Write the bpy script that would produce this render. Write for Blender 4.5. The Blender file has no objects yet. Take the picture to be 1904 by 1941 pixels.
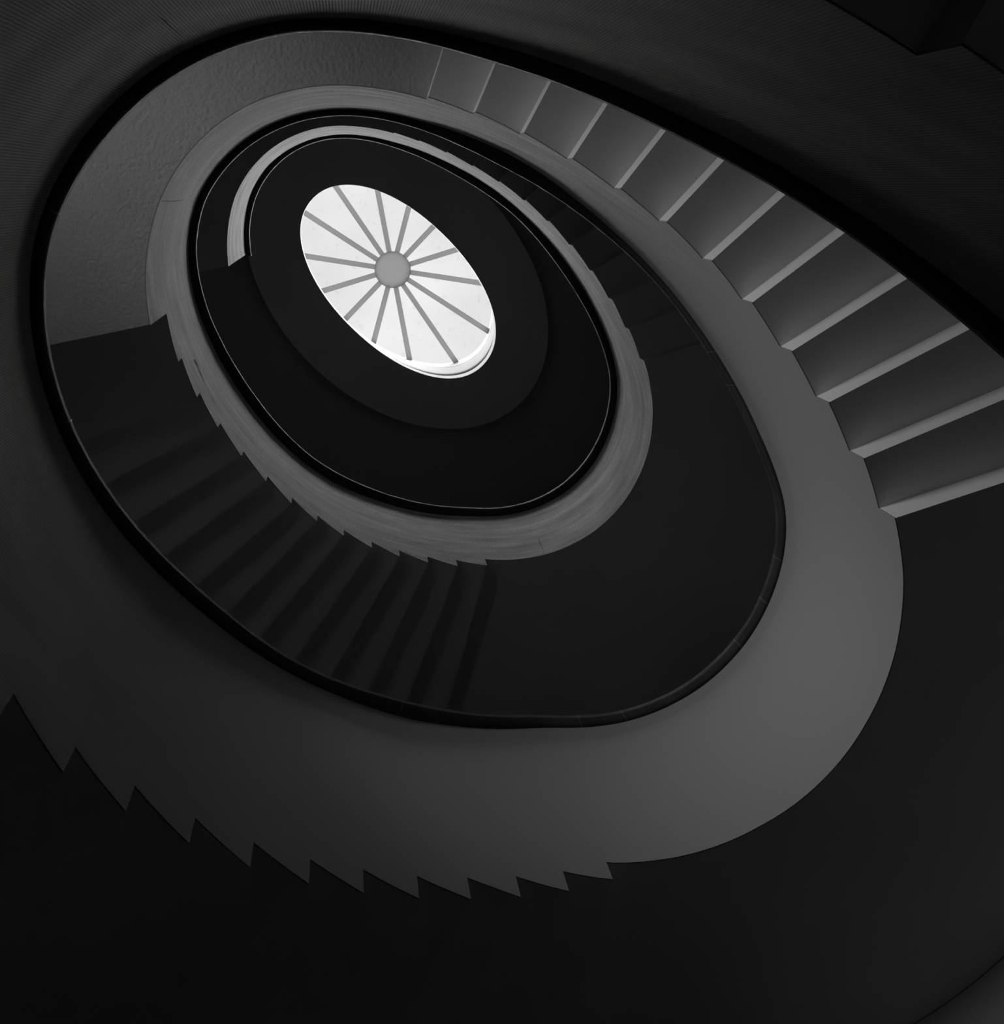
import bpy, math
from mathutils import Matrix, Vector

# ---------------------------------------------------------------- scene frame
U = 0.17                       # one riser, metres; the plan is measured in risers
Z0 = 10.0                      # ground floor lies this many risers below the eye
scene = bpy.context.scene

def W(x, y, z):
    return (x * U, y * U, (z + Z0) * U)

# ---------------------------------------------------------------- camera
cam_data = bpy.data.cameras.new('camera')
cam = bpy.data.objects.new('camera', cam_data)
scene.collection.objects.link(cam)
cam_data.sensor_fit = 'HORIZONTAL'
cam_data.sensor_width = 36.0
cam_data.lens = 46.783
cam_data.clip_start = 0.05
cam_data.clip_end = 200.0
R3 = Matrix(((0.706341, -0.662009, -0.2506523), (-0.6985236, -0.7092099, -0.0953213), (-0.1146615, 0.2424159, -0.9633729)))
cam.matrix_world = Matrix.Translation(W(-7.9052, -2.5622, 0.0)) @ R3.to_4x4()
scene.camera = cam

# ---------------------------------------------------------------- world, daylight, exposure
world = bpy.data.worlds.new('overcast_sky')
scene.world = world
world.use_nodes = True
bg = world.node_tree.nodes['Background']
bg.inputs['Color'].default_value = (1, 1, 1, 1)
bg.inputs['Strength'].default_value = 0.88

def sun(name, strength, angle, direction):
    l = bpy.data.lights.new(name, 'SUN')
    l.energy = strength
    l.angle = math.radians(angle)
    o = bpy.data.objects.new(name, l)
    scene.collection.objects.link(o)
    o.rotation_euler = Vector(direction).to_track_quat('-Z', 'Y').to_euler()
    return o

SKY_SUN = 42.0
sun('hazy_sun', SKY_SUN, 88, (-0.18, 0.05, -1.0))

win_light = bpy.data.lights.new('window_daylight', 'AREA')
win_light.shape = 'RECTANGLE'
win_light.size = 9 * U
win_light.size_y = 11 * U
win_light.energy = 12.0
win_light.spread = math.radians(62)
wl = bpy.data.objects.new('window_daylight', win_light)
scene.collection.objects.link(wl)
WANG = math.radians(174)
wl.location = W(23.5 * math.cos(WANG), 19.6 * math.sin(WANG), 35.0)
wl.rotation_euler = Vector((1, -0.24, 0)).to_track_quat('-Z', 'Y').to_euler()

scene.view_settings.view_transform = 'Standard'
scene.view_settings.look = 'None'
scene.view_settings.gamma = 1.0
scene.view_settings.use_curve_mapping = False
scene.view_settings.exposure = 0.0

# ---------------------------------------------------------------- materials
def mat(name, col, rough=0.7, spec=0.3):
    m = bpy.data.materials.new(name)
    m.use_nodes = True
    b = m.node_tree.nodes['Principled BSDF']
    b.inputs['Base Color'].default_value = (col, col, col, 1)
    b.inputs['Roughness'].default_value = rough
    b.inputs['Specular IOR Level'].default_value = spec
    return m

def nodes(m):
    nt = m.node_tree
    return nt, nt.nodes, nt.links, nt.nodes['Principled BSDF']

def noise_color(m, c0, c1, scale, detail=4, stretch=(1, 1, 1), coord='Object', lo=0.35, hi=0.65, bump=0.0, bscale=None, bdist=0.01, lines=0.0):
    nt, N, L, b = nodes(m)
    tc = N.new('ShaderNodeTexCoord')
    mp = N.new('ShaderNodeMapping')
    mp.inputs['Scale'].default_value = stretch
    L.new(tc.outputs[coord], mp.inputs['Vector'])
    nz = N.new('ShaderNodeTexNoise')
    nz.inputs['Scale'].default_value = scale
    nz.inputs['Detail'].default_value = detail
    L.new(mp.outputs['Vector'], nz.inputs['Vector'])
    rp = N.new('ShaderNodeValToRGB')
    rp.color_ramp.elements[0].position = lo
    rp.color_ramp.elements[1].position = hi
    rp.color_ramp.elements[0].color = (c0, c0, c0, 1)
    rp.color_ramp.elements[1].color = (c1, c1, c1, 1)
    L.new(nz.outputs['Fac'], rp.inputs['Fac'])
    L.new(rp.outputs['Color'], b.inputs['Base Color'])
    if bump:
        n2 = N.new('ShaderNodeTexNoise')
        n2.inputs['Scale'].default_value = bscale or scale * 8
        n2.inputs['Detail'].default_value = 3
        L.new(tc.outputs[coord] if coord == 'Object' else mp.outputs['Vector'], n2.inputs['Vector'])
        bp = N.new('ShaderNodeBump')
        bp.inputs['Strength'].default_value = bump
        bp.inputs['Distance'].default_value = bdist
        L.new(n2.outputs['Fac'], bp.inputs['Height'])
        L.new(bp.outputs['Normal'], b.inputs['Normal'])
    return nz, rp, mp

M = {}
M['plaster'] = mat('plaster_soffit', 0.55, 0.9, 0.1)
noise_color(M['plaster'], 0.70, 0.78, 1.3, 5)
M['plaster_rough'] = mat('rough_plaster_soffit', 0.55, 0.9, 0.1)
noise_color(M['plaster_rough'], 0.46, 0.54, 1.6, 5, bump=0.7, bscale=42, bdist=0.008)
M['parapet_brushed'] = mat('brushed_parapet', 0.6, 0.8, 0.15)
_nz, _rp, _mp = noise_color(M['parapet_brushed'], 0.28, 0.76, 2.2, 10, stretch=(0.45, 3.6, 1), coord='UV', lo=0.32, hi=0.70)
_nz.inputs['Roughness'].default_value = 0.72
# patchy wear and grain over the brush streaks
nt, N, L, b = nodes(M['parapet_brushed'])
tc = N.new('ShaderNodeTexCoord')
n3 = N.new('ShaderNodeTexNoise'); n3.inputs['Scale'].default_value = 2.2; n3.inputs['Detail'].default_value = 6; n3.inputs['Roughness'].default_value = 0.6
mp3 = N.new('ShaderNodeMapping'); mp3.inputs['Scale'].default_value = (1.0, 2.0, 1.0)
L.new(tc.outputs['UV'], mp3.inputs['Vector']); L.new(mp3.outputs['Vector'], n3.inputs['Vector'])
n4 = N.new('ShaderNodeTexNoise'); n4.inputs['Scale'].default_value = 55.0; n4.inputs['Detail'].default_value = 3
L.new(tc.outputs['UV'], n4.inputs['Vector'])
r3 = N.new('ShaderNodeMapRange'); r3.inputs['From Min'].default_value = 0.3; r3.inputs['From Max'].default_value = 0.6
r3.inputs['To Min'].default_value = 0.6; r3.inputs['To Max'].default_value = 1.1
r4 = N.new('ShaderNodeMapRange'); r4.inputs['From Min'].default_value = 0.3; r4.inputs['From Max'].default_value = 0.7
r4.inputs['To Min'].default_value = 0.68; r4.inputs['To Max'].default_value = 1.32
L.new(n3.outputs['Fac'], r3.inputs['Value']); L.new(n4.outputs['Fac'], r4.inputs['Value'])
ml = N.new('ShaderNodeMath'); ml.operation = 'MULTIPLY'
L.new(r3.outputs['Result'], ml.inputs[0]); L.new(r4.outputs['Result'], ml.inputs[1])
vm = N.new('ShaderNodeVectorMath'); vm.operation = 'SCALE'
L.new(_rp.outputs['Color'], vm.inputs[0]); L.new(ml.outputs[0], vm.inputs['Scale']); 
def fade(nt, u0, u1):
    # changes along the run of the parapet, in metres
    t_ = nt.nodes.new('ShaderNodeTexCoord'); s_ = nt.nodes.new('ShaderNodeSeparateXYZ')
    nt.links.new(t_.outputs['UV'], s_.inputs[0])
    r_ = nt.nodes.new('ShaderNodeMapRange'); r_.interpolation_type = 'SMOOTHSTEP'
    r_.inputs['From Min'].default_value = u0; r_.inputs['From Max'].default_value = u1
    nt.links.new(s_.outputs['X'], r_.inputs['Value'])
    return r_.outputs['Result']
mf = N.new('ShaderNodeMix'); mf.data_type = 'RGBA'
L.new(fade(nt, 13.1, 14.6), mf.inputs[0])
mf.inputs[6].default_value = (0.325, 0.325, 0.325, 1)
L.new(vm.outputs['Vector'], mf.inputs[7])
L.new(mf.outputs[2], b.inputs['Base Color'])
M['parapet_ribbed'] = mat('ribbed_parapet', 0.5, 0.8, 0.15)
M['dark_rail'] = mat('dark_painted_wood', 0.045, 0.65, 0.08)
noise_color(M['dark_rail'], 0.038, 0.052, 2.0, 4, stretch=(0.3, 3, 1), coord='Object')
M['joint'] = mat('joint_filler', 0.10, 0.6, 0.3)
M['crack'] = mat('exposed_crack', 0.05, 0.9, 0.1)
M['wall'] = mat('stairwell_wall_paint', 0.5, 0.9, 0.1)
noise_color(M['wall'], 0.20, 0.24, 0.8, 5)
M['ceiling'] = mat('ceiling_paint', 0.5, 0.9, 0.1)
noise_color(M['ceiling'], 0.46, 0.50, 0.9, 4)
M['collar'] = mat('collar_paint', 0.75, 0.9, 0.1)
noise_color(M['collar'], 0.72, 0.78, 0.9, 4)
M['floor'] = mat('stone_floor', 0.3, 0.6, 0.3)
noise_color(M['floor'], 0.26, 0.34, 2.5, 6)
M['tread'] = mat('dark_stone_tread', 0.04, 0.5, 0.3)
noise_color(M['tread'], 0.03, 0.045, 2.5, 6)
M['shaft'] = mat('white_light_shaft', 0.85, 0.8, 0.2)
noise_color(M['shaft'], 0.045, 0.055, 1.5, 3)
M['parapet_back'] = mat('parapet_back_paint', 0.1, 0.9, 0.1)
M['frame'] = mat('window_frame_paint', 0.5, 0.5, 0.4)

# ribbed parapet: fine combed lines running up the panel
nt, N, L, b = nodes(M['parapet_ribbed'])
tc = N.new('ShaderNodeTexCoord')
nz = N.new('ShaderNodeTexNoise'); nz.inputs['Scale'].default_value = 3.0; nz.inputs['Detail'].default_value = 7
L.new(tc.outputs['UV'], nz.inputs['Vector'])
rp = N.new('ShaderNodeValToRGB')
rp.color_ramp.elements[0].position = 0.3; rp.color_ramp.elements[1].position = 0.7
rp.color_ramp.elements[0].color = (0.20, 0.20, 0.20, 1); rp.color_ramp.elements[1].color = (0.34, 0.34, 0.34, 1)
wv = N.new('ShaderNodeTexWave'); wv.bands_direction = 'X'
wv.inputs['Scale'].default_value = 34.0; wv.inputs['Distortion'].default_value = 0.6; wv.inputs['Detail'].default_value = 2
L.new(tc.outputs['UV'], wv.inputs['Vector'])
mx = N.new('ShaderNodeMix'); mx.data_type = 'RGBA'; mx.blend_type = 'MULTIPLY'; mx.inputs[0].default_value = 0.28
L.new(nz.outputs['Fac'], rp.inputs['Fac']); L.new(rp.outputs['Color'], mx.inputs[6]); L.new(wv.outputs['Color'], mx.inputs[7])
mf = N.new('ShaderNodeMix'); mf.data_type = 'RGBA'
fd = fade(nt, 6.3, 8.2)
L.new(fd, mf.inputs[0]); L.new(mx.outputs[2], mf.inputs[6]); mf.inputs[7].default_value = (0.325, 0.325, 0.325, 1)
L.new(mf.outputs[2], b.inputs['Base Color'])
iv = N.new('ShaderNodeMath'); iv.operation = 'SUBTRACT'; iv.inputs[0].default_value = 1.0
L.new(fd, iv.inputs[1])
bp = N.new('ShaderNodeBump'); bp.inputs['Distance'].default_value = 0.003
hf = N.new('ShaderNodeMath'); hf.operation = 'MULTIPLY'; hf.inputs[1].default_value = 0.5
L.new(iv.outputs[0], hf.inputs[0]); L.new(hf.outputs[0], bp.inputs['Strength'])
L.new(wv.outputs['Fac'], bp.inputs['Height']); L.new(bp.outputs['Normal'], b.inputs['Normal'])

# rooflight ribs and hub: translucency added so their undersides look brightly lit
def translucent(name, col, mixin, diff):
    m = bpy.data.materials.new(name); m.use_nodes = True
    nt = m.node_tree; nt.nodes.clear()
    out = nt.nodes.new('ShaderNodeOutputMaterial')
    t = nt.nodes.new('ShaderNodeBsdfTranslucent'); t.inputs['Color'].default_value = (col, col, col, 1)
    d = nt.nodes.new('ShaderNodeBsdfDiffuse'); d.inputs['Color'].default_value = (diff, diff, diff, 1)
    mx = nt.nodes.new('ShaderNodeMixShader'); mx.inputs[0].default_value = mixin
    nt.links.new(t.outputs[0], mx.inputs[1]); nt.links.new(d.outputs[0], mx.inputs[2]); nt.links.new(mx.outputs[0], out.inputs[0])
    return m
M['rib'] = translucent('brightened_rib', 0.29, 0.4, 0.5)
M['hub'] = translucent('brightened_hub', 0.24, 0.4, 0.5)

# glazing: clear, with a little dirt film
m = bpy.data.materials.new('rooflight_glazing'); m.use_nodes = True
nt = m.node_tree; nt.nodes.clear()
out = nt.nodes.new('ShaderNodeOutputMaterial')
tr = nt.nodes.new('ShaderNodeBsdfTransparent')
nz = nt.nodes.new('ShaderNodeTexNoise'); nz.inputs['Scale'].default_value = 0.45; nz.inputs['Detail'].default_value = 3
n2 = nt.nodes.new('ShaderNodeTexNoise'); n2.inputs['Scale'].default_value = 9.0; n2.inputs['Detail'].default_value = 2
tc = nt.nodes.new('ShaderNodeTexCoord')
rp = nt.nodes.new('ShaderNodeValToRGB')
rp.color_ramp.elements[0].position = 0.4; rp.color_ramp.elements[0].color = (0.87, 0.87, 0.87, 1)
rp.color_ramp.elements[1].position = 0.6; rp.color_ramp.elements[1].color = (1, 1, 1, 1)
r2 = nt.nodes.new('ShaderNodeValToRGB')
r2.color_ramp.elements[0].position = 0.30; r2.color_ramp.elements[0].color = (0.93, 0.93, 0.93, 1)
r2.color_ramp.elements[1].position = 0.38; r2.color_ramp.elements[1].color = (1, 1, 1, 1)
mx = nt.nodes.new('ShaderNodeMix'); mx.data_type = 'RGBA'; mx.blend_type = 'MULTIPLY'; mx.inputs[0].default_value = 1
for a, b_ in ((tc.outputs['Object'], nz.inputs['Vector']), (tc.outputs['Object'], n2.inputs['Vector']), (nz.outputs['Fac'], rp.inputs['Fac']),
              (n2.outputs['Fac'], r2.inputs['Fac']), (rp.outputs['Color'], mx.inputs[6]), (r2.outputs['Color'], mx.inputs[7]),
              (mx.outputs[2], tr.inputs['Color']), (tr.outputs[0], out.inputs[0])):
    nt.links.new(a, b_)
M['glass'] = m
M['clear'] = bpy.data.materials.new('window_glass'); M['clear'].use_nodes = True
nt = M['clear'].node_tree; nt.nodes.clear()
out = nt.nodes.new('ShaderNodeOutputMaterial'); tr = nt.nodes.new('ShaderNodeBsdfTransparent')
tr.inputs['Color'].default_value = (0.93, 0.93, 0.93, 1)
nt.links.new(tr.outputs[0], out.inputs[0])

# ---------------------------------------------------------------- helpers
class MB:
    def __init__(self):
        self.v, self.f, self.uv, self.sm, self.mi = [], [], [], [], []
        self.slot = 0
    def face(self, pts, uvs=None, smooth=False):
        n = len(self.v)
        self.v.extend(pts)
        self.f.append(tuple(range(n, n + len(pts))))
        self.uv.append(uvs or [(0, 0)] * len(pts))
        self.sm.append(smooth)
        self.mi.append(self.slot)
    def build(self, name, material, parent=None, merge=True):
        me = bpy.data.meshes.new(name)
        me.from_pydata(self.v, [], self.f)
        ul = me.uv_layers.new(name='UVMap')
        k = 0
        for uvs in self.uv:
            for c in uvs:
                ul.data[k].uv = c; k += 1
        mats = material if isinstance(material, (list, tuple)) else [material]
        for x in mats: me.materials.append(x)
        for p, s, k in zip(me.polygons, self.sm, self.mi):
            p.use_smooth = s
            p.material_index = k
        if merge:
            import bmesh
            bm = bmesh.new(); bm.from_mesh(me)
            bmesh.ops.remove_doubles(bm, verts=bm.verts, dist=1e-5)
            bmesh.ops.recalc_face_normals(bm, faces=bm.faces)
            bm.to_mesh(me); bm.free()
        o = bpy.data.objects.new(name, me)
        scene.collection.objects.link(o)
        if parent is not None:
            o.parent = parent
            o.matrix_parent_inverse = parent.matrix_world.inverted()
        return o

def thing(name, label, cat, loc, group=None):
    o = bpy.data.objects.new(name, None)
    o.empty_display_size = 0.2
    scene.collection.objects.link(o)
    o.location = loc
    o.matrix_world = Matrix.Translation(loc)
    o['label'] = label; o['category'] = cat
    if group: o['group'] = group
    return o

def structure(o, label=None, cat=None):
    o['kind'] = 'structure'
    if label: o['label'] = label
    if cat: o['category'] = cat
    return o

# ---------------------------------------------------------------- plan of the stair
AX, BX = 12.0559, 8.1975        # face of the parapet: half axes of the oval well
AO, BO = 20.08, 16.2            # outer wall

TAB_LOW = [0.026, 0.084, 0.045, -0.001, -0.011, -0.017, -0.014, -0.028, -0.044, -0.033, -0.019, -0.027, -0.038, -0.022, 0.033, 0.069, 0.066, 0.065, -0.002, -0.097, -0.102, -0.02, 0.022, 0.014, -0.013, -0.025, -0.019, 0.001, -0.008, -0.035, 0.004, 0.083, -0.001, -0.1, -0.098, -0.061, 0.026, 0.084, 0.045, -0.001, -0.011, -0.017, -0.014, -0.028, -0.044, -0.033, -0.019, -0.027, -0.038, -0.022, 0.033, 0.069, 0.066, 0.065, -0.002, -0.097, -0.102, -0.061, -0.028, -0.005, 0.026, 0.064, 0.108, 0.141, 0.129, 0.087, 0.027, -0.041, -0.11, -0.161, -0.149, -0.073, 0.02, 0.064, 0.029, 0.012, 0.03, 0.039, 0.029, 0.029, 0.043, 0.039, 0.017, -0.009, -0.046, -0.05, 0.009, 0.026, 0.03, 0.022, -0.056, -0.097, -0.102, -0.061]
TAB_TOP = [-0.079, -0.205, -0.195, -0.199, -0.204, -0.202, -0.187, -0.145, -0.079, -0.037, -0.029, -0.009, 0.005, 0.018, 0.084, 0.087, 0.018, -0.023, -0.053, -0.107, -0.141, -0.161, -0.173, -0.157, -0.108, -0.039, 0.028, 0.127, 0.201, 0.172, 0.119, 0.08, 0.039, -0.022, -0.05, -0.039, -0.013, -0.056, -0.152, -0.128, -0.082, -0.046, -0.047, -0.053, 0.004, 0.11, 0.133, 0.045, -0.046, -0.088, -0.065, -0.022, 0.061, 0.163, 0.178, 0.115, 0.073, 0.096, 0.177, 0.258, 0.319, 0.375, 0.418, 0.408, 0.365, 0.287, 0.177, 0.079, 0.017, -0.002, 0.022, 0.057, 0.124, 0.222, 0.268, 0.276, 0.297, 0.294, 0.255, 0.225, 0.221, 0.201, 0.129, 0.049, -0.042, -0.066, -0.044, -0.015, 0.048, 0.041, -0.058, -0.139, -0.167, -0.163]
TAB_RAIL = [0.014, -0.093, -0.08, -0.084, -0.087, -0.084, -0.07, -0.016, 0.07, 0.13, 0.143, 0.151, 0.171, 0.232, 0.323, 0.285, 0.21, 0.188, 0.162, 0.094, 0.02, -0.031, -0.061, -0.025, 0.056, 0.136, 0.191, 0.237, 0.271, 0.272, 0.257, 0.249, 0.241, 0.195, 0.16, 0.191, 0.22, 0.153, 0.06, 0.102, 0.162, 0.205, 0.187, 0.136, 0.127, 0.116, 0.066, 0.056, 0.088, 0.104, 0.131, 0.168, 0.239, 0.333, 0.312, 0.185, 0.096, 0.11, 0.185, 0.279, 0.355, 0.417, 0.432, 0.427, 0.399, 0.321, 0.216, 0.124, 0.091, 0.074, 0.076, 0.132, 0.234, 0.316, 0.321, 0.286, 0.276, 0.293, 0.31, 0.302, 0.257, 0.208, 0.168, 0.131, 0.104, 0.137, 0.193, 0.191, 0.178, 0.155, 0.074, -0.04, -0.108, -0.116]

def tab(T, s):
    x = (s - 20.0) / 10.0
    i = max(0, min(len(T) - 2, int(math.floor(x))))
    f = max(0.0, min(1.0, x - i))
    return T[i] * (1 - f) + T[i + 1] * f

def rad(a, off=0.0):
    A, B = AX - off, BX - off
    r = A * B / math.hypot(B * math.cos(a), A * math.sin(a))
    r *= 1 - 0.00145758 * math.cos(4 * a) + 0.00254047 * math.sin(4 * a)
    r *= 1 - 0.00451055 * math.cos(6 * a) + 0.00059845 * math.sin(6 * a)
    return r

KN = [(28, 11.4), (143, 26.3), (190, 26.3), (327, 40.35), (388, 40.35), (503, 55.3), (550, 55.3), (687, 69.35), (748, 69.35), (863, 84.3), (960, 84.3)]
def lin(s):
    if s <= KN[0][0]: return KN[0][1]
    for (a, za), (b, zb) in zip(KN, KN[1:]):
        if s <= b: return za + (zb - za) * (s - a) / (b - a)
    return KN[-1][1]
def Ht(s):
    n = d = 0.0
    for k in range(-16, 17):
        t = k * 0.5
        w = math.exp(-(t / 4.0) ** 2)
        n += w * lin(s + t); d += w
    return n / d

def P(s, off, r_extra, z):
    a = -math.radians(s)
    r = rad(a, off) + r_extra
    return (r * math.cos(a), r * math.sin(a), z)

# risers: running angle along the parapet and level of the soffits
AR1 = [36.2, 44.1, 52.8, 62.0, 72.0, 81.8, 92.3, 102.5, 112.7, 122.2, 131.0, 138.9]
AL1 = [209.5, 218.5, 228.1, 237.4, 246.7, 256.8, 267.1, 277.3, 287.0, 296.8, 305.8, 314.2, 322.0, 328.9]
AR2 = [399.0, 406.9, 415.6, 424.8, 434.8, 444.6, 455.1, 465.3, 475.5, 485.0, 493.8, 501.7]
AL2 = [568.6, 577.5, 585.8, 594.4, 603.9, 613.8, 623.9, 633.7, 643.5, 653.2, 662.3, 671.1, 679.4, 687.4]
AR3 = [760.4, 768.6, 777.5, 787.0, 796.8, 807.1, 817.0, 827.2, 837.0, 846.0, 854.6, 861.9]
DR = [-61.5 - 4.93 * k for k in range(12)]
DL = [60.8 + 4.9 * (13 - k) for k in range(14)]
SEND = 928.0

# (kind, risers, directions, level before first riser, level offset, level after last)
FLIGHTS = [('R', AR1, DR, 3.2, 3.28), ('L', AL1, DL, 15.2, 17.385), ('R', AR2, DR, 31.29, 31.36),
           ('L', AL2, DL, 43.35, 46.235), ('R', AR3, DR, 60.32, 60.32)]
LEVELS = [(-31.0, 36.2, 3.2), (138.9, 209.5, 15.2), (328.9, 399.0, 31.29), (501.7, 568.6, 43.35), (687.4, 760.4, 60.32), (861.9, SEND, 72.33)]
LOW = []                        # (s0, s1, soffit level, is_landing)
for a, b_, z in LEVELS: LOW.append((a, b_, z, True))
for kind, A_, D_, z0, base in FLIGHTS:
    for k in range(len(A_) - 1):
        LOW.append((A_[k], A_[k + 1], base + k + 1, False))
LOW.sort()

ZSTEP = 47.8                    # the outer wall is thinner above this storey
EXT = 1.3
def outer_hit(s, direction, AO, BO):
    x, y, _ = P(s, 0, tab(TAB_LOW, s), 0)
    dx, dy = math.cos(math.radians(direction)), math.sin(math.radians(direction))
    a = dx * dx / AO ** 2 + dy * dy / BO ** 2
    b_ = 2 * (x * dx / AO ** 2 + y * dy / BO ** 2)
    c = x * x / AO ** 2 + y * y / BO ** 2 - 1
    t = (-b_ + math.sqrt(b_ * b_ - 4 * a * c)) / (2 * a)
    return math.atan2((y + t * dy) / BO, (x + t * dx) / AO)       # parametric angle on the wall

SKIN = 0.03
def slab(mb, s0, d0, s1, d1, zb, zt, n):
    """Wedge between two riser lines, from the parapet to the outer wall."""
    e = EXT if zb > ZSTEP - 1.5 else 0.0
    A, B = AO + e - 0.03, BO + e - 0.03
    t0, t1 = outer_hit(s0, d0, A, B), outer_hit(s1, d1, A, B)
    while t1 > t0: t1 -= 2 * math.pi
    while t0 - t1 > 2 * math.pi: t1 += 2 * math.pi
    inn, out = [], []
    for i in range(n + 1):
        f = i / n
        s = s0 + (s1 - s0) * f
        # inner line starts behind the parapet face, measured along the riser direction at both ends
        x, y, _ = P(s, 0, tab(TAB_LOW, s) + SKIN + 0.004, 0)
        inn.append((x, y))
        t = t0 + (t1 - t0) * f
        out.append((A * math.cos(t), B * math.sin(t)))
    rows = 3
    def pt(i, j, z):
        f = j / rows
        return W(inn[i][0] * (1 - f) + out[i][0] * f, inn[i][1] * (1 - f) + out[i][1] * f, z)
    for i in range(n):
        for j in range(rows):
            mb.face([pt(i, j, zb), pt(i, j + 1, zb), pt(i + 1, j + 1, zb), pt(i + 1, j, zb)])
            mb.slot = 1
            mb.face([pt(i, j, zt), pt(i + 1, j, zt), pt(i + 1, j + 1, zt), pt(i, j + 1, zt)])
            mb.slot = 0
        mb.face([pt(i, 0, zb), pt(i + 1, 0, zb), pt(i + 1, 0, zt), pt(i, 0, zt)])
        mb.face([pt(i, rows, zb), pt(i, rows, zt), pt(i + 1, rows, zt), pt(i + 1, rows, zb)])
    for i in (0, n):
        for j in range(rows):
            mb.face([pt(i, j, zb), pt(i, j + 1, zb), pt(i, j + 1, zt), pt(i, j, zt)])

# ---------------------------------------------------------------- structure: floor, walls, ceiling
mb = MB()
NW = 120
for i in range(NW):
    a0, a1 = 2 * math.pi * i / NW, 2 * math.pi * (i + 1) / NW
    mb.face([W(0, 0, -Z0), W(22 * math.cos(a0), 18 * math.sin(a0), -Z0), W(22 * math.cos(a1), 18 * math.sin(a1), -Z0)])
    mb.face([W(0, 0, -Z0 - 1), W(22 * math.cos(a0), 18 * math.sin(a0), -Z0 - 1), W(22 * math.cos(a1), 18 * math.sin(a1), -Z0 - 1)])
    mb.face([W(22 * math.cos(a0), 18 * math.sin(a0), -Z0), W(22 * math.cos(a1), 18 * math.sin(a1), -Z0), W(22 * math.cos(a1), 18 * math.sin(a1), -Z0 - 1), W(22 * math.cos(a0), 18 * math.sin(a0), -Z0 - 1)])
structure(mb.build('floor', M['floor']))

WZ0, WZ1 = 28.5, 41.5           # window sill and head, in the oval's left end
WA = 5                          # window spans +-WA wall panels about the end of the long axis
HALF = NW // 2
WC = 58                         # wall panel at the window's middle
def wall_half(name, rng):
    mb = MB()
    levels = [-Z0, 0, WZ0, WZ1, 46.0, 46.0, 60, 75, 90, 104.5]
    def wp(i, t, z):
        a = 2 * math.pi * i / NW
        return W((AO + t) * math.cos(a), (BO + t) * math.sin(a), z)
    for i in rng:
        inwin = WC - WA <= i < WC + WA
        up = False
        for z0, z1 in zip(levels, levels[1:]):
            if z0 == z1:
                up = True
                mb.face([wp(i, 0, z0), wp(i + 1, 0, z0), wp(i + 1, EXT, z0), wp(i, EXT, z0)])
                continue
            if up:
                mb.face([wp(i, EXT, z0), wp(i + 1, EXT, z0), wp(i + 1, EXT, z1), wp(i, EXT, z1)])
                mb.face([wp(i, 2.3, z0), wp(i + 1, 2.3, z0), wp(i + 1, 2.3, z1), wp(i, 2.3, z1)])
                continue
            if inwin and z0 == WZ0: 
                continue
            for t in (0, 2.3):
                mb.face([wp(i, t, z0), wp(i + 1, t, z0), wp(i + 1, t, z1), wp(i, t, z1)])
        if inwin:
            mb.face([wp(i, 0, WZ0), wp(i + 1, 0, WZ0), wp(i + 1, 2.3, WZ0), wp(i, 2.3, WZ0)])
            mb.face([wp(i, 0, WZ1), wp(i + 1, 0, WZ1), wp(i + 1, 2.3, WZ1), wp(i, 2.3, WZ1)])
    for i in (WC - WA, WC + WA):
        if i in rng or (i - 1) in rng:
            if (i == WC - WA and i in rng) or (i == WC + WA and (i - 1) in rng):
                mb.face([wp(i, 0, WZ0), wp(i, 2.3, WZ0), wp(i, 2.3, WZ1), wp(i, 0, WZ1)])
    for z in (-Z0, 104.5):
        for i in rng:
            t = EXT if z > 0 else 0
            mb.face([wp(i, t, z), wp(i + 1, t, z), wp(i + 1, 2.3, z), wp(i, 2.3, z)])
    structure(mb.build(name, M['wall']))
wall_half('wall_left', range(0, HALF))
wall_half('wall_right', range(HALF, NW))

# window in the wall behind the lowest upper-left landing
win = thing('window_1', 'tall daylit window in the outer wall behind the landing', 'window', W(AO * math.cos(2 * math.pi * WC / NW), BO * math.sin(2 * math.pi * WC / NW), WZ0))
structure(win)
def wpt(i, t, z):
    a = 2 * math.pi * i / NW
    return W((AO + t) * math.cos(a), (BO + t) * math.sin(a), z)
mb = MB()
def barbox(mb, i0, i1, t0, t1, z0, z1):
    c = [wpt(i, t, z) for z in (z0, z1) for t in (t0, t1) for i in (i0, i1)]
    for q in ((0, 1, 3, 2), (4, 5, 7, 6), (0, 1, 5, 4), (2, 3, 7, 6), (0, 2, 6, 4), (1, 3, 7, 5)):
        mb.face([c[k] for k in q])
for i in range(WC - WA, WC + WA):
    barbox(mb, i, i + 1, 0.8, 1.2, WZ0, WZ0 + 0.4)
    barbox(mb, i, i + 1, 0.8, 1.2, WZ1 - 0.4, WZ1)
for i in (WC - WA, WC - 0.2, WC + WA - 0.4):
    barbox(mb, i, i + 0.4, 0.8, 1.2, WZ0 + 0.4, WZ1 - 0.4)
mb.build('window_frame', M['frame'], win)
mb = MB()
for i in range(WC - WA, WC + WA):
    mb.face([wpt(i, 1.0, WZ0 + 0.4), wpt(i + 1, 1.0, WZ0 + 0.4), wpt(i + 1, 1.0, WZ1 - 0.4), wpt(i, 1.0, WZ1 - 0.4)])
mb.build('pane', M['clear'], win)

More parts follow.
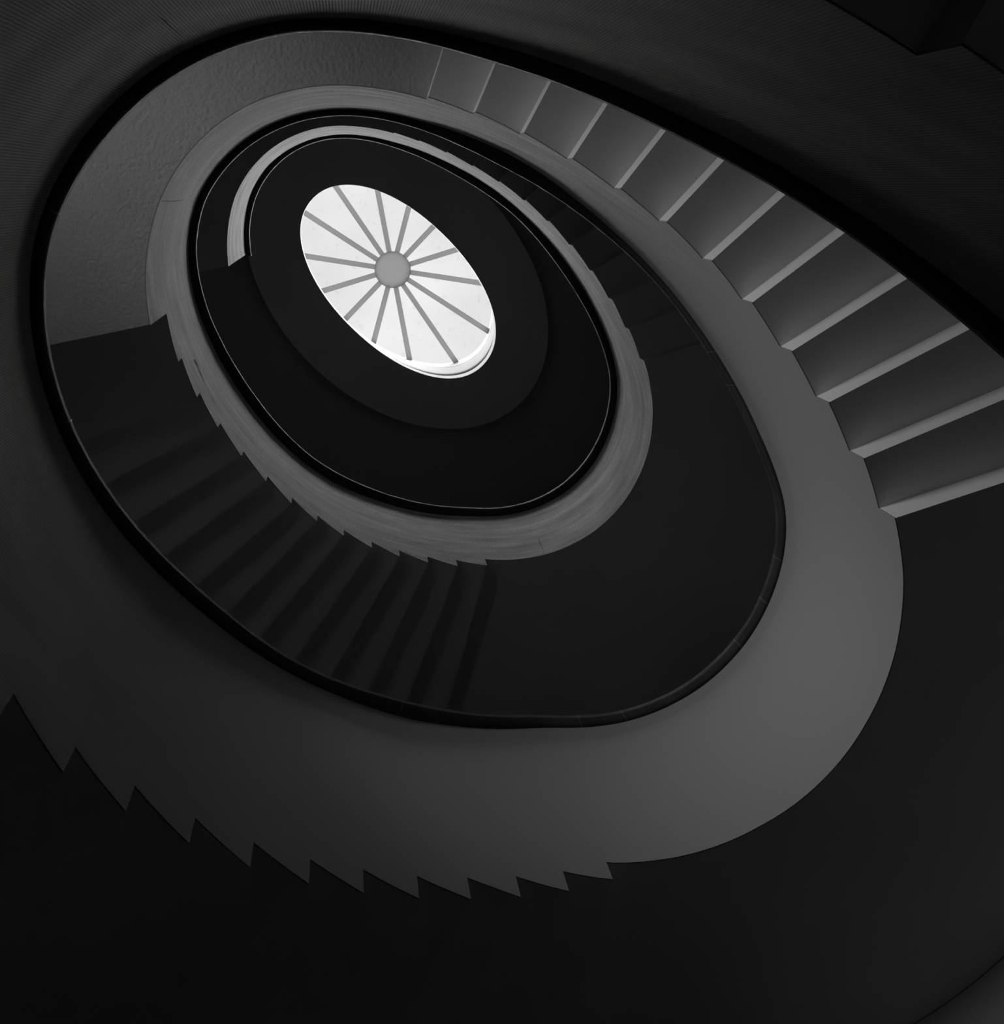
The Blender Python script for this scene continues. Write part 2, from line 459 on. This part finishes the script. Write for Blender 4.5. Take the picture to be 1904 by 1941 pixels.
# ceiling with the oval opening, and the lower flat collar around it
OCX, OCY, OA, OB = 0.17, 0.08, 9.14, 5.07       # opening
def oval(a, cx, cy, A, B, z, p=2.0):
    c, s_ = math.cos(a), math.sin(a)
    return W(cx + A * math.copysign(abs(c) ** (2 / p), c), cy + B * math.copysign(abs(s_) ** (2 / p), s_), z)
NO = 180
def annulus(mb, fi, fo, zi, zo):
    """closed ring with an oval hole; fi/fo give (angle, z) -> point"""
    for i in range(NO):
        a0, a1 = 2 * math.pi * i / NO, 2 * math.pi * (i + 1) / NO
        mb.face([fi(a0, zi), fi(a1, zi), fo(a1, zi), fo(a0, zi)])
        mb.face([fi(a0, zo), fi(a1, zo), fo(a1, zo), fo(a0, zo)])
        mb.face([fi(a0, zi), fi(a1, zi), fi(a1, zo), fi(a0, zo)])
        mb.face([fo(a0, zi), fo(a1, zi), fo(a1, zo), fo(a0, zo)])
mb = MB()
annulus(mb, lambda a, z: oval(a, OCX, OCY, OA + 0.5, OB + 0.5, z, 2.1), lambda a, z: oval(a, 0, 0, AO + 2.3, BO + 2.3, z), 104.5, 106.0)
structure(mb.build('ceiling', M['ceiling']))
mb = MB()
annulus(mb, lambda a, z: oval(a, OCX, OCY, OA, OB, z, 2.1), lambda a, z: oval(a, 0.1, 0.0, 13.55, 9.45, z), 103.0, 104.49)
structure(mb.build('trim_1', M['collar']), 'flat oval collar hanging below the ceiling around the rooflight', 'ceiling trim')

# ---------------------------------------------------------------- rooflight
GZ = 118.0
GA, GB, GCX, GCY = 10.45, 6.45, 0.05, -0.2
sky = thing('rooflight', 'bright oval rooflight with fourteen grey ribs meeting at a round hub', 'rooflight', W(0, 0, 103))
mb = MB()
for i in range(NO):
    a0, a1 = 2 * math.pi * i / NO, 2 * math.pi * (i + 1) / NO
    def sh(a, z, t):
        f = (z - 103.0) / (GZ + 0.6 - 103.0)
        return oval(a, OCX + (GCX - OCX) * f, OCY + (GCY - OCY) * f, OA + (GA - OA) * f + t, OB + (GB - OB) * f + t, z, 2.1 - 0.1 * f)
    zs = [104.5, 108, 112, 115.6, GZ + 0.6]
    sh2 = sh
    for z0, z1 in zip(zs, zs[1:]):
        mb.face([sh2(a0, z0, 0), sh2(a1, z0, 0), sh2(a1, z1, 0), sh2(a0, z1, 0)], smooth=True)
        mb.face([sh2(a0, z0, .45), sh2(a1, z0, .45), sh2(a1, z1, .45), sh2(a0, z1, .45)])
    for z in (104.5, GZ + 0.6):
        mb.face([sh2(a0, z, 0), sh2(a1, z, 0), sh2(a1, z, .45), sh2(a0, z, .45)])
mb.build('light_shaft', M['shaft'], sky)
# thin dark bead low in the shaft
mb = MB()
for i in range(NO):
    a0, a1 = 2 * math.pi * i / NO, 2 * math.pi * (i + 1) / NO
    def bd(a, z, t):
        f = (z - 103.0) / (GZ + 0.6 - 103.0)
        return oval(a, OCX + (GCX - OCX) * f, OCY + (GCY - OCY) * f, OA + (GA - OA) * f + t, OB + (GB - OB) * f + t, z, 2.1 - 0.1 * f)
    for q in (((114.6, -.02), (114.75, -.05)), ((114.75, -.05), (114.9, -.02))):
        (z0, t0), (z1, t1) = q
        mb.face([bd(a0, z0, t0), bd(a1, z0, t0), bd(a1, z1, t1), bd(a0, z1, t1)])
mb.build('seam', M['frame'], sky)
HR = 1.60
RA = []
for sx in (0, 180):
    RA += [sx + t for t in (-90, -61.2, -35.6, -11.5, 11.5, 35.6, 61.2)]
RA.sort()
for k, ad in enumerate(RA):
    a = math.radians(ad)
    # radius of the glazing rim in this direction
    t = 5.0
    while ((t * math.cos(a) - GCX) / GA) ** 2 + ((t * math.sin(a) - GCY) / GB) ** 2 < 1: t += 0.01
    c, s_ = math.cos(a), math.sin(a)
    w0, w1 = 0.215, 0.235
    mb = MB()
    def rp_(r, w, z): return W(r * c - w * s_, r * s_ + w * c, z)
    q = [rp_(HR - 0.06, -w0, GZ - 0.55), rp_(HR - 0.06, w0, GZ - 0.55), rp_(t, w1, GZ - 0.35), rp_(t, -w1, GZ - 0.35)]
    q2 = [rp_(HR - 0.06, -w0, GZ - 0.05), rp_(HR - 0.06, w0, GZ - 0.05), rp_(t, w1, GZ - 0.05), rp_(t, -w1, GZ - 0.05)]
    mb.face(q); mb.face(q2)
    for i in range(4): mb.face([q[i], q[(i + 1) % 4], q2[(i + 1) % 4], q2[i]])
    mb.build('rib', M['rib'], sky)
    # pane between this rib and the next
    a2 = math.radians(RA[(k + 1) % 14] + (360 if k == 13 else 0))
    mb = MB()
    n = 8
    for i in range(n):
        p = []
        for aa in (a + (a2 - a) * i / n, a + (a2 - a) * (i + 1) / n):
            t2 = 5.0
            while ((t2 * math.cos(aa) - GCX) / GA) ** 2 + ((t2 * math.sin(aa) - GCY) / GB) ** 2 < 1: t2 += 0.01
            p.append((t2 * math.cos(aa), t2 * math.sin(aa)))
        mb.face([W(0, 0, GZ), W(p[0][0], p[0][1], GZ), W(p[1][0], p[1][1], GZ)])
    mb.build('glass_pane', M['glass'], sky)
mb = MB()
n = 64
for i in range(n):
    a0, a1 = 2 * math.pi * i / n, 2 * math.pi * (i + 1) / n
    p = lambda a, r, z: W(r * math.cos(a), r * math.sin(a), z)
    mb.face([p(a0, 0, GZ - 0.68), p(a0, HR - .05, GZ - 0.68), p(a1, HR - .05, GZ - 0.68)])
    mb.face([p(a0, HR - .05, GZ - 0.68), p(a0, HR, GZ - 0.66), p(a1, HR, GZ - 0.66), p(a1, HR - .05, GZ - 0.68)])
    mb.face([p(a0, HR, GZ - 0.66), p(a0, HR, GZ - 0.56), p(a1, HR, GZ - 0.56), p(a1, HR, GZ - 0.66)])
    mb.face([p(a0, 0, GZ - 0.56), p(a0, HR, GZ - 0.56), p(a1, HR, GZ - 0.56)])
mb.build('hub', M['hub'], sky)

# ---------------------------------------------------------------- landings
LAND = [
    (138.9, DR[11], 209.5, DL[0], 15.2, 18.8, 'plaster', 'landing slab at upper left behind the nearest dark parapet'),
    (328.9, DL[13], 399.0, DR[0], 31.29, 32.9, 'plaster', 'broad dark underside of the lower right landing in the corner of the view'),
    (501.7, DR[11], 568.6, DL[0], 43.35, 47.8, 'plaster_rough', 'grey rough-plastered landing underside at upper left, lit from the side'),
    (687.4, DL[13], 760.4, DR[0], 60.32, 61.9, 'plaster', 'dark landing underside right of the middle balustrade ring'),
    (861.9, DR[11], SEND, DL[0], 72.33, 76.7, 'plaster', 'small dark top landing underside left of the rooflight'),
]
for s0, d0, s1, d1, zb, zt, mt, lab in LAND:
    mb = MB()
    slab(mb, s0, d0, s1, d1, zb, zt, 44)
    o = mb.build('landing', [M[mt], M['tread']])
    o['label'] = lab; o['category'] = 'landing'

# ---------------------------------------------------------------- flights of steps
FL = ['nearest flight, mostly out of view beyond the dark parapet at top right',
      'dark flight fanning across the bottom left corner with sawtooth edge',
      'side-lit flight at right with bright riser strips across grey soffits',
      'dark flight seen from below at lower left behind the middle ring',
      'small black uppermost flight between the two inner balustrade rings']
for (kind, A_, D_, z0, base), lab in zip(FLIGHTS, FL):
    c0 = P(A_[0], 0, 3, 0)
    t = thing('stair_flight', lab, 'stairs', W(c0[0], c0[1], z0), 'flights of the oval staircase')
    for k in range(len(A_) - 1):
        mb = MB()
        slab(mb, A_[k], D_[k], A_[k + 1], D_[k + 1], base + k + 1, base + k + 2.6, 8)
        mb.build('step', [M['plaster'], M['tread']], t)

# ---------------------------------------------------------------- balustrades
def thick_at(s):
    for s0, d0, s1, d1, zb, zt, mt, lab in LAND:
        if s0 <= s < s1: return zt - zb + 0.02
    return 1.62

def low_at(s):
    for a, b_, z, land in LOW:
        if a - 1e-6 <= s < b_ - 1e-6: return z
    return LOW[-1][2]

ARC = {}
def arc(s):
    k = round(s, 3)
    if k not in ARC:
        n, L_, p0 = 60, 0.0, None
        # arc length from s=0 in metres (approximate, one turn table)
        whole = int(s // 5) * 5
        tot = 0.0
        q0 = P(0, 0, 0, 0)
        x = 5
        while x <= whole:
            q1 = P(x, 0, 0, 0); tot += math.hypot(q1[0] - q0[0], q1[1] - q0[1]); q0 = q1; x += 5
        q1 = P(s, 0, 0, 0); tot += math.hypot(q1[0] - q0[0], q1[1] - q0[1])
        ARC[k] = tot * U
    return ARC[k]

RAIL = [(0.0, 0.0), (0.18, 0.0), (0.28, 0.03), (0.36, 0.08), (0.42, 0.15), (0.45, 0.24), (0.455, 0.43), (0.44, 0.46), (0.30, 0.47), (-0.95, 0.46), (-1.1, 0.40), (-1.15, 0.25), (-1.1, 0.05), (-1.0, 0.0)]
def rail_ring(s, grow=0.0):
    z = Ht(s)
    tr_, tt = tab(TAB_RAIL, s), tab(TAB_TOP, s)
    pts = []
    for o_, h_ in RAIL:
        # underside meets the parapet face; the nose follows the measured rail line
        f = max(0.0, min(1.0, o_ / 0.45))
        oo, hh = o_, h_
        if grow:
            oo += grow * (1 if o_ > -0.3 else -1); hh += grow * (1 if h_ > 0.2 else -1)
        pts.append(W(*P(s, 0, (tt * (1 - f) + tr_ * f) - oo, z + hh)))
    return pts

SEC = [
    ('R', 36.2, 138.9, 'parapet_ribbed', 'nearest dark balustrade sweeping from top right to top edge, stepped lower edge'),
    ('T', 138.9, 209.5, 'parapet_ribbed', 'nearest dark balustrade curving round the upper left corner'),
    ('L', 209.5, 328.9, 'parapet_ribbed', 'large grey balustrade with sawtooth edge across the lower left'),
    ('B', 328.9, 399.0, 'parapet_ribbed', 'large light grey balustrade bending round the lower right landing'),
    ('R', 399.0, 501.7, 'parapet_brushed', 'narrow balustrade beside the bright riser strips, right of the middle'),
    ('T', 501.7, 568.6, 'parapet_brushed', 'streaky pale balustrade bending around the upper left, below grey rough soffit'),
    ('L', 568.6, 687.4, 'parapet_brushed', 'streaky middle balustrade with small sawtooth edge, lower left of the rooflight'),
    ('B', 687.4, 760.4, 'parapet_brushed', 'grey middle balustrade curving below right of the rooflight'),
    ('R', 760.4, 861.9, 'parapet_brushed', 'thin pale top balustrade with notched edge, right above the rooflight'),
    ('T', 861.9, SEND, 'parapet_brushed', 'topmost short pale balustrade ending abruptly left of the rooflight'),
]
JOINTS = [161.3, 188.5, 211.0, 297.0, 333.5, 341.0, 363.7, 372.0, 379.5, 409.0, 416.0, 712.0, 849.0]
CRACKS = [
    (0.22, [(579.98, 51.0), (580.71, 51.31), (581.79, 51.49), (582.91, 51.35), (584.74, 51.46), (585.71, 51.34)]),
    (0.18, [(586.73, 51.45), (587.61, 51.41)]),
    (0.2, [(588.46, 51.17), (589.6, 51.28), (590.47, 51.23)]),
    (0.03, [(549.38, 43.5), (549.65, 46.06), (549.76, 49.85)]),
    (0.04, [(702.7, 63.33), (702.4, 62.33), (702.3, 61.12)]),
    (0.04, [(701.19, 65.47), (701.89, 65.01)]),
    (0.03, [(168.46, 21.43), (168.4, 22.1), (168.48, 22.98), (168.41, 24.25)]),
]
def face_pt(s, z, out):
    zt = Ht(s) + 0.02
    el, et = tab(TAB_LOW, s), tab(TAB_TOP, s)
    return W(*P(s, 0, el + (et - el) * max(0.0, z - zt + 9.05) / 9.05 - out, z))
for kind, s0, s1, mt, lab in SEC:
    s0, s1 = s0 + 0.004, s1 - 0.004
    c0 = P((s0 + s1) / 2, 0, 0.3, 0)
    t = thing('balustrade', lab, 'balustrade', W(c0[0], c0[1], low_at(s0 + 0.01)), 'balustrade lengths around the oval well')
    brk = sorted(set([s0, s1] + [a for F in FLIGHTS for a in F[1] if s0 + 0.1 < a < s1 - 0.1]))
    ss = []
    for a, b_ in zip(brk, brk[1:]):
        n = max(1, int(round((b_ - a) / 1.0)))
        ss += [(a + (b_ - a) * i / n, a + (b_ - a) * (i + 1) / n) for i in range(n)]
    mb = MB()
    prev = None
    TH = 0.8
    def ring(s, zl, sm=None):
        zt = Ht(s) + 0.02
        el, et = tab(TAB_LOW, s), tab(TAB_TOP, s)
        zl2 = zl + thick_at(s if sm is None else sm)
        zr = zt - 9.05
        e = lambda z: el + (et - el) * max(0.0, z - zr) / 9.05      # the face leans slightly above floor level
        zm = max(zr, zl + 2.0)
        return [W(*P(s, 0, e(zl), zl)), W(*P(s, 0, e(zm), zm)), W(*P(s, 0, et, zt)), W(*P(s, 0, et + TH, zt)), W(*P(s, 0, e(zl2) + TH, zl2)), W(*P(s, 0, e(zl2) + SKIN, zl2)), W(*P(s, 0, e(zl) + SKIN, zl))], (zl, zm, zt)
    mb.face(ring(s0, low_at(s0 + .01), s0 + .01)[0])
    for a, b_ in ss:
        zl = low_at((a + b_) / 2) 
        r0, (l0, m0, h0) = ring(a, zl, (a + b_) / 2)
        r1, (l1, m1, h1) = ring(b_, zl, (a + b_) / 2)
        ua, ub = arc(a), arc(b_)
        # the long face is cut into rows so the streak pattern follows the rail
        va, vb = (l0 - h0) * U, (l1 - h1) * U
        wa, wb = (m0 - h0) * U, (m1 - h1) * U
        mb.face([r0[0], r1[0], r1[1], r0[1]], [(ua, va), (ub, vb), (ub, wb), (ua, wa)], smooth=True)
        mb.face([r0[1], r1[1], r1[2], r0[2]], [(ua, wa), (ub, wb), (ub, 0), (ua, 0)], smooth=True)
        for i in range(2, 7):
            j = (i + 1) % 7
            mb.slot = 1 if i in (2, 3, 4) else 0
            mb.face([r0[i], r1[i], r1[j], r0[j]])
        mb.slot = 0
        if prev is not None and abs(prev - zl) > 1e-4:
            # vertical cut of the sawtooth
            q0, _ = ring(a, prev, a - 0.01); q1 = r0
            mb.face([q0[0], q1[0], q1[6], q0[6]])
        prev = zl
    mb.face(ring(s1, prev, s1 - .01)[0])
    po = mb.build('parapet', [M[mt], M['parapet_back']], t)
    po.data.set_sharp_from_angle(angle=math.radians(30))
    for wd, pts in CRACKS:
        if s0 < pts[0][0] < s1:
            mb = MB()
            q = []
            for i, (s, z) in enumerate(pts):
                a0, a1 = pts[max(0, i - 1)], pts[min(len(pts) - 1, i + 1)]
                dx, dz = (a1[0] - a0[0]) * 0.2, a1[1] - a0[1]
                l_ = math.hypot(dx, dz)
                nx, nz = -dz / l_ / 0.2, dx / l_
                w = wd * (0.5 if i in (0, len(pts) - 1) else (1.0 if i % 2 else 0.7)) * 0.5
                q.append((face_pt(s - nx * w, z - nz * w, 0.02), face_pt(s + nx * w, z + nz * w, 0.02)))
            for p0, p1 in zip(q, q[1:]):
                mb.face([p0[0], p0[1], p1[1], p1[0]])
            mb.build('paint_crack', M['crack'], t)
    # handrail
    n = max(2, int(round((s1 - s0) / 0.8)))
    mb = MB()
    rings = [rail_ring(s0 + (s1 - s0) * i / n) for i in range(n + 1)]
    for i in range(n):
        for j in range(len(RAIL)):
            k = (j + 1) % len(RAIL)
            mb.face([rings[i][j], rings[i + 1][j], rings[i + 1][k], rings[i][k]])
    mb.face(rings[0]); mb.face(rings[-1])
    hr = mb.build('handrail', M['dark_rail'], t)
    for js in JOINTS:
        if s0 < js < s1:
            mb = MB()
            w = 0.16
            ra, rb = rail_ring(js, 0.015), rail_ring(js + w, 0.015)
            for j in range(len(RAIL)):
                k = (j + 1) % len(RAIL)
                mb.face([ra[j], rb[j], rb[k], ra[k]])
            mb.face(ra); mb.face(rb)
            mb.build('joint', M['joint'], hr)
